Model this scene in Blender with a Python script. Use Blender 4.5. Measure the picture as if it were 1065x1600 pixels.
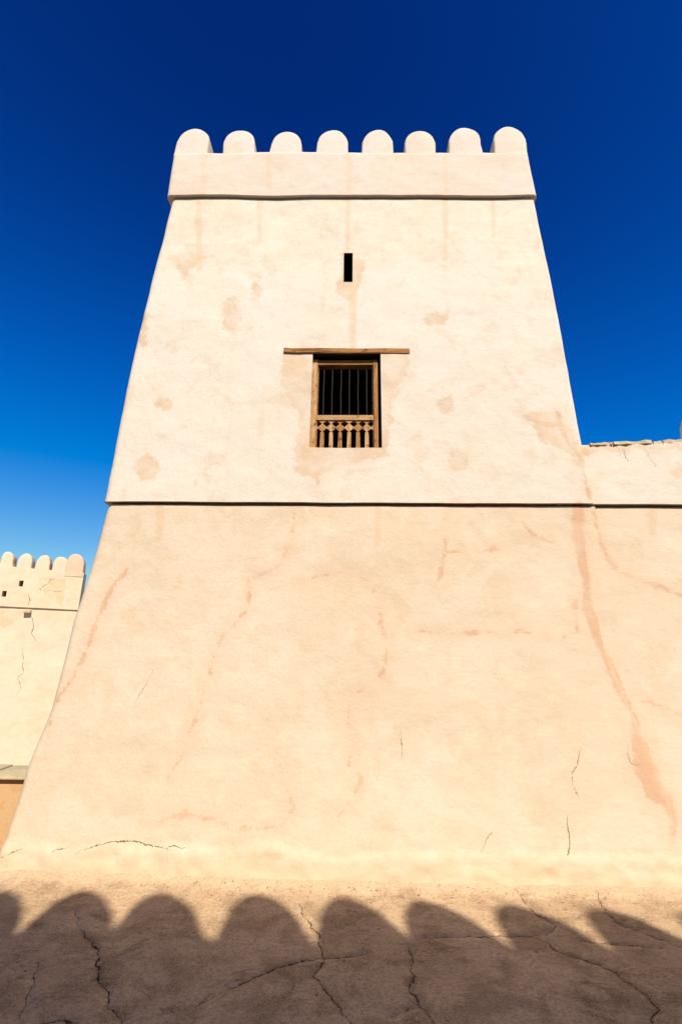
import bpy, bmesh, math, random
import numpy as np
from mathutils import Vector, Matrix
random.seed(7); rng = np.random.default_rng(7)
D2R = math.radians
scene = bpy.context.scene
for o in list(bpy.data.objects): bpy.data.objects.remove(o, do_unlink=True)
COL = scene.collection

# ------------------------------------------------------------ camera
PITCH, ROLL, CAMH = D2R(16.0), D2R(0.7), 1.75
LENS, SENS = 17.0, 36.0
FPX = LENS / SENS * 1600.0                      # focal length in pixels of the 1065x1600 photograph
F = Vector((0, math.cos(PITCH), math.sin(PITCH)))
R0 = Vector((1, 0, 0)); U0 = R0.cross(F)
RV = R0 * math.cos(ROLL) + U0 * math.sin(ROLL); UV = RV.cross(F)
CAMP = Vector((0, 0, CAMH))
cam = bpy.data.cameras.new('camera'); cam.sensor_fit = 'VERTICAL'
cam.sensor_height = SENS; cam.sensor_width = 24; cam.lens = LENS
cam.clip_start = 0.05; cam.clip_end = 3000
camo = bpy.data.objects.new('camera', cam); COL.objects.link(camo)
m3 = Matrix((RV, UV, -F)).transposed()
camo.matrix_world = Matrix.Translation(CAMP) @ m3.to_4x4()
scene.camera = camo
def ray(px, py):
    return (F + RV * ((px - 532.5) / FPX) + UV * ((800 - py) / FPX))

# ------------------------------------------------------------ sky, sun, exposure
SUN_AZ, SUN_EL = D2R(17.0), D2R(46.0)           # behind the camera, to its right
SD = Vector((math.cos(SUN_EL) * math.sin(SUN_AZ), -math.cos(SUN_EL) * math.cos(SUN_AZ), math.sin(SUN_EL)))
w = bpy.data.worlds.new('World'); scene.world = w; w.use_nodes = True
nt = w.node_tree; nt.nodes.clear()
sky = nt.nodes.new('ShaderNodeTexSky'); sky.sky_type = 'NISHITA'; sky.sun_disc = False
sky.sun_elevation = SUN_EL; sky.sun_rotation = math.pi - SUN_AZ
sky.altitude = 600; sky.air_density = 0.75; sky.dust_density = 0.15; sky.ozone_density = 6.0
# deep polarised desert blue: the same curve for the whole sky, channel by channel
sep = nt.nodes.new('ShaderNodeSeparateColor'); com = nt.nodes.new('ShaderNodeCombineColor')
nt.links.new(sky.outputs[0], sep.inputs[0])
def wm(op, a, b):
    n = nt.nodes.new('ShaderNodeMath'); n.operation = op
    for q, v in ((0, a), (1, b)):
        if hasattr(v, 'is_linked'): nt.links.new(v, n.inputs[q])
        else: n.inputs[q].default_value = v
    return n.outputs[0]
red = wm('MULTIPLY', wm('MAXIMUM', wm('SUBTRACT', sep.outputs[0], 0.93), 0.003), 2.7)
grn = wm('MULTIPLY', wm('MAXIMUM', wm('SUBTRACT', sep.outputs[1], 0.575), 0.03), 2.42)
blu = wm('MULTIPLY', wm('SUBTRACT', 1.0, wm('POWER', 2.71828, wm('MULTIPLY', wm('MAXIMUM', wm('SUBTRACT', sep.outputs[2], 1.24), 0.08), -0.56))), 12.6)
for ch, o_ in enumerate((red, grn, blu)): nt.links.new(o_, com.inputs[ch])
bg = nt.nodes.new('ShaderNodeBackground'); bg.inputs[1].default_value = 0.05
wo = nt.nodes.new('ShaderNodeOutputWorld')
nt.links.new(com.outputs[0], bg.inputs[0]); nt.links.new(bg.outputs[0], wo.inputs[0])
sl = bpy.data.lights.new('sun', 'SUN'); sl.energy = 5.0; sl.angle = D2R(0.55); sl.color = (1.0, 0.93, 0.80)
so = bpy.data.objects.new('sun', sl); COL.objects.link(so)
so.rotation_euler = SD.to_track_quat('Z', 'Y').to_euler(); so.location = SD * 40
vs = scene.view_settings
vs.view_transform = 'Standard'; vs.look = 'None'; vs.gamma = 1.0; vs.exposure = 0.5; vs.use_curve_mapping = False
scene.render.engine = 'CYCLES'

# ------------------------------------------------------------ numpy noise
def _h(ix, iy, iz, seed):
    h = (ix.astype(np.int64) * 374761393 + iy.astype(np.int64) * 668265263 + iz.astype(np.int64) * 2147483647 + seed * 974634777) & 0x7fffffff
    h = ((h ^ (h >> 13)) * 1274126177) & 0x7fffffff
    return ((h ^ (h >> 16)) & 0xffff) / 65535.0
def vnoise(p, seed=0):
    p = np.asarray(p, float); f0 = np.floor(p); t = p - f0; t = t * t * (3 - 2 * t)
    i = f0.astype(np.int64); r = 0
    for dx in (0, 1):
        for dy in (0, 1):
            for dz in (0, 1):
                wt = (t[:, 0] if dx else 1 - t[:, 0]) * (t[:, 1] if dy else 1 - t[:, 1]) * (t[:, 2] if dz else 1 - t[:, 2])
                r = r + wt * _h(i[:, 0] + dx, i[:, 1] + dy, i[:, 2] + dz, seed)
    return r * 2 - 1
def fbm(p, octv=4, seed=0):
    p = np.asarray(p, float); a = 1.0; s = 0; tot = 0
    for k in range(octv):
        s = s + a * vnoise(p * (2 ** k), seed + k * 17); tot += a; a *= 0.5
    return s / tot

# ------------------------------------------------------------ node helper and materials
class NB:
    def __init__(s, name):
        s.m = bpy.data.materials.new(name); s.m.use_nodes = True
        s.t = s.m.node_tree; s.t.nodes.clear()
        s.out = s.t.nodes.new('ShaderNodeOutputMaterial')
        s.b = s.t.nodes.new('ShaderNodeBsdfPrincipled'); s.t.links.new(s.b.outputs[0], s.out.inputs[0])
        s.b.inputs['Specular IOR Level'].default_value = 0.15
        va = s.t.nodes.new('ShaderNodeVectorMath'); va.operation = 'ADD'
        s.t.links.new(s.t.nodes.new('ShaderNodeTexCoord').outputs['Object'], va.inputs[0]); s.t.links.new(s.t.nodes.new('ShaderNodeObjectInfo').outputs['Location'], va.inputs[1])
        s.co = va.outputs[0]
    def put(s, sock, v):
        if v is None: return
        if hasattr(v, 'is_linked'): s.t.links.new(v, sock)
        elif isinstance(v, (tuple, list)) and len(v) == 3 and sock.type == 'RGBA': sock.default_value = (*v, 1)
        else: sock.default_value = v
    def math(s, op, a, b=None, c=None, clamp=False):
        n = s.t.nodes.new('ShaderNodeMath'); n.operation = op; n.use_clamp = clamp
        for i, v in enumerate((a, b, c)): s.put(n.inputs[i], v)
        return n.outputs[0]
    def mapr(s, v, a, b, c=0.0, d=1.0, smooth=True):
        n = s.t.nodes.new('ShaderNodeMapRange'); n.interpolation_type = 'SMOOTHSTEP' if smooth else 'LINEAR'
        s.put(n.inputs['Value'], v)
        for k, x in zip(('From Min', 'From Max', 'To Min', 'To Max'), (a, b, c, d)): s.put(n.inputs[k], x)
        return n.outputs[0]
    def mix(s, f, a, b, mode='MIX'):
        n = s.t.nodes.new('ShaderNodeMix'); n.data_type = 'RGBA'; n.blend_type = mode
        s.put(n.inputs[0], f); s.put(n.inputs[6], a); s.put(n.inputs[7], b)
        return n.outputs[2]
    def scale(s, vec):
        n = s.t.nodes.new('ShaderNodeMapping'); s.t.links.new(s.co, n.inputs[0]); n.inputs['Scale'].default_value = vec
        return n.outputs[0]
    def noise(s, scale, detail=4, rough=0.55, vec=None, dist=0.0):
        n = s.t.nodes.new('ShaderNodeTexNoise'); n.inputs['Scale'].default_value = scale
        n.inputs['Detail'].default_value = detail; n.inputs['Roughness'].default_value = rough; n.inputs['Distortion'].default_value = dist
        s.t.links.new(vec if vec is not None else s.co, n.inputs['Vector']); return n.outputs[0]
    def voro(s, scale, vec=None, feat='F1'):
        n = s.t.nodes.new('ShaderNodeTexVoronoi'); n.feature = feat; n.inputs['Scale'].default_value = scale
        s.t.links.new(vec if vec is not None else s.co, n.inputs['Vector']); return n.outputs['Distance']
    def warp(s, amt, scale):
        n = s.t.nodes.new('ShaderNodeTexNoise'); n.inputs['Scale'].default_value = scale; n.inputs['Detail'].default_value = 5
        s.t.links.new(s.co, n.inputs['Vector'])
        m = s.t.nodes.new('ShaderNodeVectorMath'); m.operation = 'MULTIPLY_ADD'
        s.t.links.new(n.outputs['Color'], m.inputs[0]); m.inputs[1].default_value = (amt, amt, amt); s.t.links.new(s.co, m.inputs[2]); return m.outputs[0]
    def attr(s, name):
        n = s.t.nodes.new('ShaderNodeAttribute'); n.attribute_name = name; return n
    def bump(s, h, strength=0.3, dist=0.02, normal=None):
        n = s.t.nodes.new('ShaderNodeBump'); n.inputs['Strength'].default_value = strength; n.inputs['Distance'].default_value = dist
        s.put(n.inputs['Height'], h)
        if normal is not None: s.put(n.inputs['Normal'], normal)
        return n.outputs[0]
    def done(s, col, rough=0.9, normal=None):
        s.put(s.b.inputs['Base Color'], col); s.put(s.b.inputs['Roughness'], rough)
        if normal is not None: s.put(s.b.inputs['Normal'], normal)
        return s.m

def plaster(name, c1, c2, tint, repair_col, stain_col, marks=True, mott=1.0):
    n = NB(name); light = tuple(min(.85, c * 1.10) for c in c1); deep = tuple(c * .62 for c in stain_col)
    big = n.noise(0.9, 5, 0.6, dist=0.4); mid = n.noise(4.5, 7, 0.62, dist=0.3); fine = n.noise(38, 6, 0.6)
    trow = n.noise(1.0, 6, 0.6, vec=n.scale((2.0, 2.0, 9.0)), dist=0.8)
    vert = n.noise(1.0, 5, 0.6, vec=n.scale((6.5, 6.5, 0.55)))
    col = n.mix(n.mapr(big, 0.35, 0.68), c1, c2)
    col = n.mix(n.math('MULTIPLY', n.mapr(mid, 0.50, 0.72), 0.55 * mott), col, tint)
    col = n.mix(n.math('MULTIPLY', n.mapr(vert, 0.55, 0.75), 0.38 * mott), col, stain_col)
    col = n.mix(n.math('MULTIPLY', n.mapr(trow, 0.35, 0.7), 0.18), col, light)
    wash = n.mapr(n.noise(1.6, 9, 0.68, dist=0.9), 0.50, 0.535); wash2 = n.mapr(n.noise(3.3, 7, 0.62, dist=0.5), 0.56, 0.63)
    col = n.mix(n.math('MULTIPLY', wash, 0.5 * mott), col, tint)
    col = n.mix(n.math('MULTIPLY', wash2, 0.34 * mott), col, stain_col)
    strw = n.mapr(n.noise(1.0, 3, 0.5, vec=n.scale((70, 70, 14)), dist=1.5), 0.66, 0.74)
    col = n.mix(n.math('MULTIPLY', strw, 0.2), col, deep)
    hair = n.math('MULTIPLY', n.mapr(n.voro(2.1, feat='DISTANCE_TO_EDGE', vec=n.warp(0.35, 3.0)), 0.001, 0.004, 1, 0), n.mapr(n.noise(0.75, 4, 0.6), 0.63, 0.72))
    col = n.mix(n.math('MULTIPLY', hair, 0.3), col, deep)
    speck = n.math('MULTIPLY', n.mapr(n.voro(23), 0.0, 0.07, 1, 0), n.mapr(mid, 0.55, 0.7))
    col = n.mix(n.math('MULTIPLY', speck, 0.55), col, (0.20, 0.12, 0.06))
    col = n.mix(n.mapr(fine, 0.3, 0.7, 0.0, 0.11), col, deep)
    h = n.math('ADD', n.math('MULTIPLY', mid, 0.6), n.math('MULTIPLY', fine, 0.22))
    h = n.math('ADD', h, n.math('MULTIPLY', trow, 0.16)); h = n.math('SUBTRACT', h, n.math('MULTIPLY', hair, 0.3))
    if marks:
        wob = n.math('SUBTRACT', n.noise(9, 6, 0.65), 0.5); wob2 = n.math('SUBTRACT', n.noise(40, 3, 0.6), 0.5)
        rp = n.attr('repair').outputs['Fac']
        rd = n.math('ADD', n.math('ADD', rp, n.math('MULTIPLY', wob, 0.15)), n.math('MULTIPLY', wob2, 0.035))
        core = n.mapr(rd, -0.018, 0.006, 1, 0); halo = n.mapr(rd, -0.02, 0.15, 1, 0)
        brk = n.mapr(n.noise(2.6, 4, 0.6), 0.38, 0.58, 0.5, 1.0)
        col = n.mix(n.math('MULTIPLY', halo, 0.52), col, n.mix(0.55, repair_col, c1))
        col = n.mix(n.math('MULTIPLY', n.math('MULTIPLY', core, brk), 0.95), col, repair_col)
        pt = n.attr('patch').outputs['Fac']
        pd = n.math('ADD', n.math('ADD', pt, n.math('MULTIPLY', wob, 0.24)), n.math('MULTIPLY', wob2, 0.05))
        pm = n.mapr(pd, -0.04, 0.012, 1, 0); pe = n.math('MULTIPLY', pm, n.mapr(pd, -0.075, -0.01, 0, 1))
        pk = n.mapr(n.noise(3.1, 5, 0.6), 0.36, 0.62, 0.3, 1.0)
        col = n.mix(n.math('MULTIPLY', pm, pk), col, stain_col)
        col = n.mix(n.math('MULTIPLY', pe, 0.22), col, repair_col)
        st = n.attr('streak').outputs['Fac']
        sm = n.math('MULTIPLY', n.mapr(n.math('ADD', st, n.math('MULTIPLY', wob, 0.9)), 0.22, 0.85), 0.75)
        col = n.mix(sm, col, stain_col)
        ca = n.attr('crack').outputs['Vector']
        sx = n.t.nodes.new('ShaderNodeSeparateXYZ'); n.t.links.new(ca, sx.inputs[0])
        cd = n.math('ABSOLUTE', n.math('ADD', sx.outputs[0], n.math('MULTIPLY', wob2, 0.035)))
        cw = n.math('MULTIPLY', sx.outputs[1], n.mapr(n.noise(17, 3), 0.3, 0.65, 0.2, 1.3))
        cm = n.mapr(n.math('SUBTRACT', cw, cd), -0.0012, 0.0015)
        col = n.mix(n.math('MULTIPLY', cm, 0.85), col, (0.10, 0.055, 0.03))
        h = n.math('SUBTRACT', h, n.math('MULTIPLY', cm, 0.8))
        h = n.math('ADD', h, n.math('MULTIPLY', core, 0.10))
    return n.done(col, 0.92, n.bump(h, 0.42, 0.032))

M = {}
M['base'] = plaster('tower_base_plaster', (0.612, 0.489, 0.363), (0.576, 0.446, 0.312), (0.618, 0.512, 0.394), (0.540, 0.335, 0.208), (0.551, 0.408, 0.261))
M['shaft'] = plaster('tower_limewash_plaster', (0.614, 0.535, 0.448), (0.602, 0.510, 0.405), (0.620, 0.545, 0.458), (0.529, 0.353, 0.216), (0.546, 0.404, 0.275))
M['parapet'] = plaster('parapet_plaster', (0.582, 0.488, 0.425), (0.565, 0.459, 0.374), (0.588, 0.499, 0.442), (0.518, 0.341, 0.227), (0.542, 0.411, 0.289))
M['far'] = plaster('far_wall_plaster', (0.612, 0.487, 0.351), (0.588, 0.450, 0.304), (0.624, 0.505, 0.387), (0.551, 0.353, 0.234), (0.551, 0.402, 0.240), mott=0.8)
M['plain'] = plaster('battlement_plaster', (0.45, 0.34, 0.23), (0.40, 0.30, 0.19), (0.47, 0.36, 0.25), (0.45, 0.28, 0.18), (0.38, 0.27, 0.17), marks=False)
M['orange'] = plaster('ochre_plaster', (0.484, 0.297, 0.137), (0.440, 0.259, 0.105), (0.506, 0.341, 0.179), (0.495, 0.308, 0.189), (0.374, 0.220, 0.105), marks=False)
M['pinkmerlon'] = plaster('repaired_merlon_plaster', (0.566, 0.413, 0.291), (0.543, 0.389, 0.263), (0.590, 0.448, 0.325), (0.531, 0.330, 0.202), (0.531, 0.366, 0.235), marks=False)

def ground_mat():
    n = NB('terrace_concrete')
    big = n.noise(0.8, 6, 0.6, dist=0.5); mid = n.noise(4.0, 8, 0.65, dist=0.4); fine = n.noise(45, 6, 0.65); gr = n.noise(160, 3, 0.6)
    brush = n.noise(1.0, 6, 0.65, vec=n.scale((3.0, 13.0, 3.0)), dist=0.6)
    col = n.mix(n.mapr(big, 0.35, 0.65), (0.521, 0.363, 0.217), (0.409, 0.274, 0.156))
    col = n.mix(n.mapr(mid, 0.44, 0.62, 0, 0.8), col, (0.251, 0.159, 0.082))
    col = n.mix(n.mapr(brush, 0.5, 0.72, 0, 0.55), col, (0.558, 0.394, 0.238))
    blot = n.mapr(n.noise(1.9, 8, 0.72, dist=1.4), 0.52, 0.66)
    col = n.mix(n.math('MULTIPLY', blot, 0.8), col, (0.130, 0.080, 0.041))
    col = n.mix(n.mapr(fine, 0.44, 0.66, 0.0, 0.5), col, (0.167, 0.106, 0.057))
    col = n.mix(n.mapr(gr, 0.48, 0.62, 0.0, 0.6), col, (0.595, 0.425, 0.262))
    col = n.mix(n.math('MULTIPLY', n.mapr(n.noise(75, 5, 0.75), 0.55, 0.64, 0.0, 0.75), n.mapr(n.noise(2.3, 5, 0.6), 0.45, 0.62, 0.25, 1.0)), col, (0.093, 0.056, 0.029))
    vo = n.voro(34); pit = n.math('MULTIPLY', n.mapr(vo, 0.05, 0.17, 1, 0), n.mapr(n.noise(6, 4), 0.5, 0.62))
    vo2 = n.voro(9); pit2 = n.math('MULTIPLY', n.mapr(vo2, 0.04, 0.11, 1, 0), n.mapr(n.noise(3, 4), 0.52, 0.6))
    pit = n.math('MAXIMUM', pit, pit2)
    col = n.mix(n.math('MULTIPLY', pit, 0.75), col, (0.056, 0.035, 0.021))
    dk = n.attr('dirt').outputs['Fac']
    dm = n.mapr(n.math('ADD', dk, n.math('MULTIPLY', n.math('SUBTRACT', mid, 0.5), 1.4)), 0.25, 0.95)
    col = n.mix(n.math('MULTIPLY', dm, 0.55), col, (0.158, 0.106, 0.053))
    du = n.attr('dust').outputs['Fac']
    dum = n.mapr(n.math('ADD', du, n.math('MULTIPLY', n.math('SUBTRACT', n.noise(5, 7, 0.65), 0.5), 1.3)), 0.3, 0.8)
    col = n.mix(n.math('MULTIPLY', dum, 0.75), col, n.mix(n.mapr(fine, 0.4, 0.7), (0.558, 0.403, 0.254), (0.437, 0.301, 0.180)))
    wob2 = n.math('SUBTRACT', n.noise(28, 4, 0.65), 0.5)
    cms = []
    for a in ('crack', 'crack_b'):
        ca = n.attr(a).outputs['Vector']
        sx = n.t.nodes.new('ShaderNodeSeparateXYZ'); n.t.links.new(ca, sx.inputs[0])
        cd = n.math('ABSOLUTE', n.math('ADD', sx.outputs[0], n.math('MULTIPLY', wob2, 0.05)))
        cw = n.math('MULTIPLY', sx.outputs[1], n.mapr(n.noise(11, 3), 0.32, 0.68, 0.12, 1.3))
        cms.append(n.mapr(n.math('SUBTRACT', cw, cd), -0.002, 0.002))
        ed = n.math('MULTIPLY', n.mapr(n.math('SUBTRACT', n.math('MULTIPLY', sx.outputs[1], 6.0), cd), -0.01, 0.02), n.mapr(mid, 0.4, 0.6))
        col = n.mix(n.math('MULTIPLY', ed, 0.45), col, (0.140, 0.089, 0.049))
    cm = n.math('MAXIMUM', cms[0], cms[1])
    col = n.mix(n.math('MULTIPLY', cm, 0.95), col, (0.023, 0.013, 0.008))
    h = n.math('ADD', n.math('MULTIPLY', mid, 0.7), n.math('MULTIPLY', fine, 0.35))
    h = n.math('ADD', h, n.math('MULTIPLY', gr, 0.12)); h = n.math('ADD', h, n.math('MULTIPLY', brush, 0.4))
    h = n.math('SUBTRACT', h, n.math('MULTIPLY', pit, 0.35)); h = n.math('SUBTRACT', h, n.math('MULTIPLY', cm, 1.2))
    return n.done(col, 0.93, n.bump(h, 0.6, 0.03))
M['ground'] = ground_mat()

def wood_mat(name, a, b, dark, axis):
    n = NB(name)
    sc = [55, 55, 55]; sc[axis] = 3.0
    g = n.noise(1.0, 7, 0.65, vec=n.scale(tuple(sc)), dist=0.6)
    sc2 = [16, 16, 16]; sc2[axis] = 2.2
    g2 = n.noise(1.0, 5, 0.6, vec=n.scale(tuple(sc2)), dist=1.0)
    col = n.mix(n.mapr(g, 0.35, 0.65), a, b)
    col = n.mix(n.mapr(g2, 0.50, 0.68, 0, 0.85), col, dark)
    col = n.mix(n.math('MULTIPLY', n.mapr(n.noise(14, 5, 0.7), 0.56, 0.66), 0.8), col, (0.06, 0.03, 0.012))
    return n.done(col, 0.8, n.bump(n.math('ADD', g, g2), 0.6, 0.008))
M['wood_v'] = wood_mat('weathered_wood_upright', (0.40, 0.20, 0.07), (0.27, 0.12, 0.038), (0.065, 0.026, 0.009), 2)
M['wood_h'] = wood_mat('weathered_wood_cross', (0.36, 0.165, 0.05), (0.22, 0.092, 0.026), (0.05, 0.02, 0.007), 0)
M['wood_pale_h'] = wood_mat('sunbleached_wood_cross', (0.47, 0.28, 0.125), (0.33, 0.175, 0.07), (0.09, 0.038, 0.013), 0)
M['wood_pale'] = wood_mat('sunbleached_wood', (0.50, 0.30, 0.14), (0.35, 0.185, 0.075), (0.09, 0.038, 0.013), 2)
def simple(name, c1, c2, scale, rough=0.8, bump=0.4, metal=0.0):
    n = NB(name); a = n.noise(scale, 6, 0.65); b = n.noise(scale * 6, 5, 0.6)
    col = n.mix(n.mapr(a, 0.35, 0.65), c1, c2); col = n.mix(n.mapr(b, 0.4, 0.7, 0, 0.35), col, tuple(x * 0.55 for x in c1))
    n.b.inputs['Metallic'].default_value = metal
    return n.done(col, rough, n.bump(n.math('ADD', a, n.math('MULTIPLY', b, 0.4)), bump, 0.02))
M['iron'] = simple('dull_iron', (0.030, 0.025, 0.02), (0.05, 0.038, 0.028), 40, 0.6, 0.2, 0.3)
M['slab'] = simple('greenish_stone', (0.50, 0.40, 0.23), (0.40, 0.33, 0.18), 6, 0.9, 0.7)
M['slab2'] = simple('tan_stone', (0.50, 0.36, 0.22), (0.43, 0.31, 0.18), 6, 0.9, 0.7)
M['dark'] = simple('dark_painted_shade', (0.020, 0.014, 0.010), (0.03, 0.02, 0.014), 5, 1.0, 0.2)  # near-black colour paints in the shade of the openings and the tower's inside
M['sand'] = simple('sandy_ground', (0.45, 0.33, 0.21), (0.38, 0.28, 0.17), 0.6, 0.95, 0.4)
M['grit'] = simple('grit_stone', (0.50, 0.38, 0.25), (0.36, 0.26, 0.16), 30, 0.9, 0.3)

# ------------------------------------------------------------ object helpers
def tag(o, label=None, cat=None, group=None, kind=None):
    for k, v in (('label', label), ('category', cat), ('group', group), ('kind', kind)):
        if v: o[k] = v
    return o
def empty(name, loc, rz=0.0):
    o = bpy.data.objects.new(name, None); COL.objects.link(o); o.location = loc; o.rotation_euler = (0, 0, rz)
    o.empty_display_size = 0.3; return o
def link(name, me, mat, parent=None, smooth=None):
    if mat is not None: me.materials.append(mat)
    if smooth is not None:
        me.polygons.foreach_set('use_smooth', [True] * len(me.polygons)); me.set_sharp_from_angle(angle=D2R(smooth))
    o = bpy.data.objects.new(name, me); COL.objects.link(o)
    if parent is not None: o.parent = parent
    return o
def mesh_from(name, V, Fc):
    me = bpy.data.meshes.new(name); me.from_pydata([tuple(v) for v in V], [], [tuple(f) for f in Fc]); me.update(); return me
def setattr_f(me, name, arr):
    a = me.attributes.new(name, 'FLOAT', 'POINT'); a.data.foreach_set('value', np.asarray(arr, np.float32).ravel())
def setattr_v(me, name, arr):
    a = me.attributes.new(name, 'FLOAT_VECTOR', 'POINT'); a.data.foreach_set('vector', np.asarray(arr, np.float32).ravel())

def seg_dist(P, poly, widths=None):
    """per point: distance minus half width, signed distance to nearest segment, half width there, past-the-end flag"""
    best = np.full(len(P), 1e9); sgn = np.zeros(len(P)); wd = np.zeros(len(P)); end = np.zeros(len(P), bool)
    bw = np.full(len(P), 1e9)
    n = len(poly)
    for i in range(n - 1):
        a = np.array(poly[i]); b = np.array(poly[i + 1]); ab = b - a; L2 = max(ab @ ab, 1e-12)
        t0 = ((P - a) @ ab) / L2; t = np.clip(t0, 0, 1)
        q = P - (a + t[:, None] * ab); d = np.hypot(q[:, 0], q[:, 1])
        ww = (widths[i] * (1 - t) + widths[i + 1] * t)
        bw = np.minimum(bw, d - ww)
        k = d < best
        best[k] = d[k]; wd[k] = ww[k]
        cr = ab[0] * (P[:, 1] - a[1]) - ab[1] * (P[:, 0] - a[0])
        sgn[k] = np.sign(cr[k])
        e = ((t0 < 0) & (i == 0)) | ((t0 > 1) & (i == n - 2)); end[k] = e[k]
    return bw, best * sgn, wd, end
def jag(poly, step, amp, rnd):
    out = [poly[0]]
    for a, b in zip(poly[:-1], poly[1:]):
        L = math.dist(a, b); k = max(1, int(L / step))
        nx, ny = -(b[1] - a[1]) / L, (b[0] - a[0]) / L
        for i in range(1, k + 1):
            t = i / k; o = rnd.uniform(-amp, amp) if i < k else 0
            out.append((a[0] + (b[0] - a[0]) * t + nx * o, a[1] + (b[1] - a[1]) * t + ny * o))
    return out
def crack_field(P, cracks):
    best = np.full(len(P), 1e9); sd = np.full(len(P), 1.0); wd = np.full(len(P), -1.0)
    for poly, wmax in cracks:
        n = len(poly); ws = [wmax * min(1, 0.25 + 3.0 * min(i, n - 1 - i) / n) for i in range(n)]
        _, s, wv, e = seg_dist(P, poly, ws)
        k = np.abs(s) < best
        best[k] = np.abs(s)[k]; sd[k] = s[k]; wd[k] = np.where(e | (np.abs(s) > 0.25), -1.0, wv)[k]
    return np.stack([sd, wd, np.zeros(len(P))], 1)
def poly_sd(P, poly):
    """signed distance to a closed polygon, negative inside"""
    d, _, _, _ = seg_dist(P, list(poly) + [poly[0]], [0] * (len(poly) + 1))
    ins = np.zeros(len(P), bool); x, y = P[:, 0], P[:, 1]; n = len(poly)
    for i in range(n):
        (x1, y1), (x2, y2) = poly[i], poly[(i + 1) % n]
        c = ((y1 > y) != (y2 > y)) & (x < (x2 - x1) * (y - y1) / ((y2 - y1) or 1e-9) + x1); ins ^= c
    return np.where(ins, -d, d)

def bevel_box(V8, bev=0.006, seg=2, name='box'):
    bm = bmesh.new(); vs_ = [bm.verts.new(v) for v in V8]
    for f in ((0, 3, 2, 1), (4, 5, 6, 7), (0, 1, 5, 4), (1, 2, 6, 5), (2, 3, 7, 6), (3, 0, 4, 7)): bm.faces.new([vs_[i] for i in f])
    if bev: bmesh.ops.bevel(bm, geom=bm.edges[:], offset=bev, segments=seg, affect='EDGES', profile=0.6)
    bmesh.ops.recalc_face_normals(bm, faces=bm.faces[:])
    me = bpy.data.meshes.new(name); bm.to_mesh(me); bm.free(); return me

def merlon_mesh(W, H, T, seed, taper=0.03, archp=0.85, bev=0.05, lean=0.0):
    """upright tablet with an arched top; x across, y thickness (front at 0), z up from -0.04"""
    rs = random.Random(seed); arc = W * 0.5 * archp
    pts = [(-W / 2 - taper * .5, -0.04)]
    for z in np.linspace(0, H - arc, 4): pts.append((-W / 2 + taper * z / H, z))
    for a in np.linspace(math.pi, 0, 19)[1:-1]:
        pts.append(((W / 2 - taper) * math.cos(a), H - arc + arc * math.sin(a)))
    for z in np.linspace(H - arc, 0, 4): pts.append((W / 2 - taper * z / H, z))
    pts.append((W / 2 + taper * .5, -0.04))
    pts = np.array(pts); n = len(pts)
    pts[:, 0] += 0.012 * vnoise(np.stack([pts[:, 0] * 6, pts[:, 1] * 6, np.full(n, seed * 3.3)], 1), 5)
    pts[:, 1] += np.where(pts[:, 1] > 0.05, 0.012 * vnoise(np.stack([pts[:, 0] * 6, pts[:, 1] * 6, np.full(n, seed * 3.3)], 1), 9), 0)
    pts[:, 0] += rs.uniform(-.05, .05) * np.maximum(pts[:, 1], 0); pts[:, 1] *= 1 + rs.uniform(-.06, .06) * pts[:, 0] / W * (pts[:, 1] > 0.02)
    cen = np.array([0, H * 0.35])
    rings = []
    def ins(d):
        q = pts.copy(); v = q - cen; L = np.hypot(v[:, 0], v[:, 1]); q = q - v / L[:, None] * d
        q[0, 1] = q[-1, 1] = -0.04; return q
    for y, d in ((0, bev), (bev * 0.08, bev * 0.6), (bev * 0.3, bev * 0.28), (bev * 0.65, bev * 0.07), (bev, 0), (T * 0.5, 0), (T - bev, 0), (T - bev * 0.35, bev * 0.25), (T, bev)):
        rings.append((ins(d), y))
    V = []; Fc = []
    for q, y in rings:
        for p in q: V.append((p[0], y + lean * p[1], p[1]))
    for r in range(len(rings) - 1):
        for i in range(n):
            j = (i + 1) % n; Fc.append((r * n + i, (r + 1) * n + i, (r + 1) * n + j, r * n + j))
    Fc.append(tuple(range(n))); Fc.append(tuple(range((len(rings) - 1) * n, len(rings) * n))[::-1])
    me = mesh_from('merlon', V, Fc)
    bm = bmesh.new(); bm.from_mesh(me); bmesh.ops.recalc_face_normals(bm, faces=bm.faces[:]); bm.to_mesh(me); bm.free()
    return me

# ------------------------------------------------------------ tower frame: u along the face, w into it, z up
TH = D2R(1.5); DIST = 4.42
TO = Vector((0, DIST, 0)); EU = Vector((math.cos(TH), -math.sin(TH), 0)); EW = Vector((math.sin(TH), math.cos(TH), 0))
ZL0, ZP0 = 3.1, 7.2
def g_base(z):
    z = np.asarray(z, float); zz = np.clip(z, 0, 3.4)
    return 0.115 * zz - 0.012 * zz * zz            # flares out towards the foot
def g_shaft(z): return g_base(ZL0) - 0.036 + 0.052 * (np.asarray(z, float) - ZL0)
def g_par(z): return g_shaft(ZP0) - 0.04 + 0.035 * (np.asarray(z, float) - ZP0)
def cast(px, py, g, inset=0.0):
    d = ray(px, py); lo, hi = 0.5, 30.0
    for _ in range(60):
        t = (lo + hi) / 2; p = CAMP + d * t - TO
        if p.dot(EW) < float(g(p.z)) + inset: lo = t
        else: hi = t
    return p.dot(EU), p.z
def cb(px, py): return cast(px, py, g_base)
def cs(px, py): return cast(px, py, g_shaft)
def cp(px, py): return cast(px, py, g_par)

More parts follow.
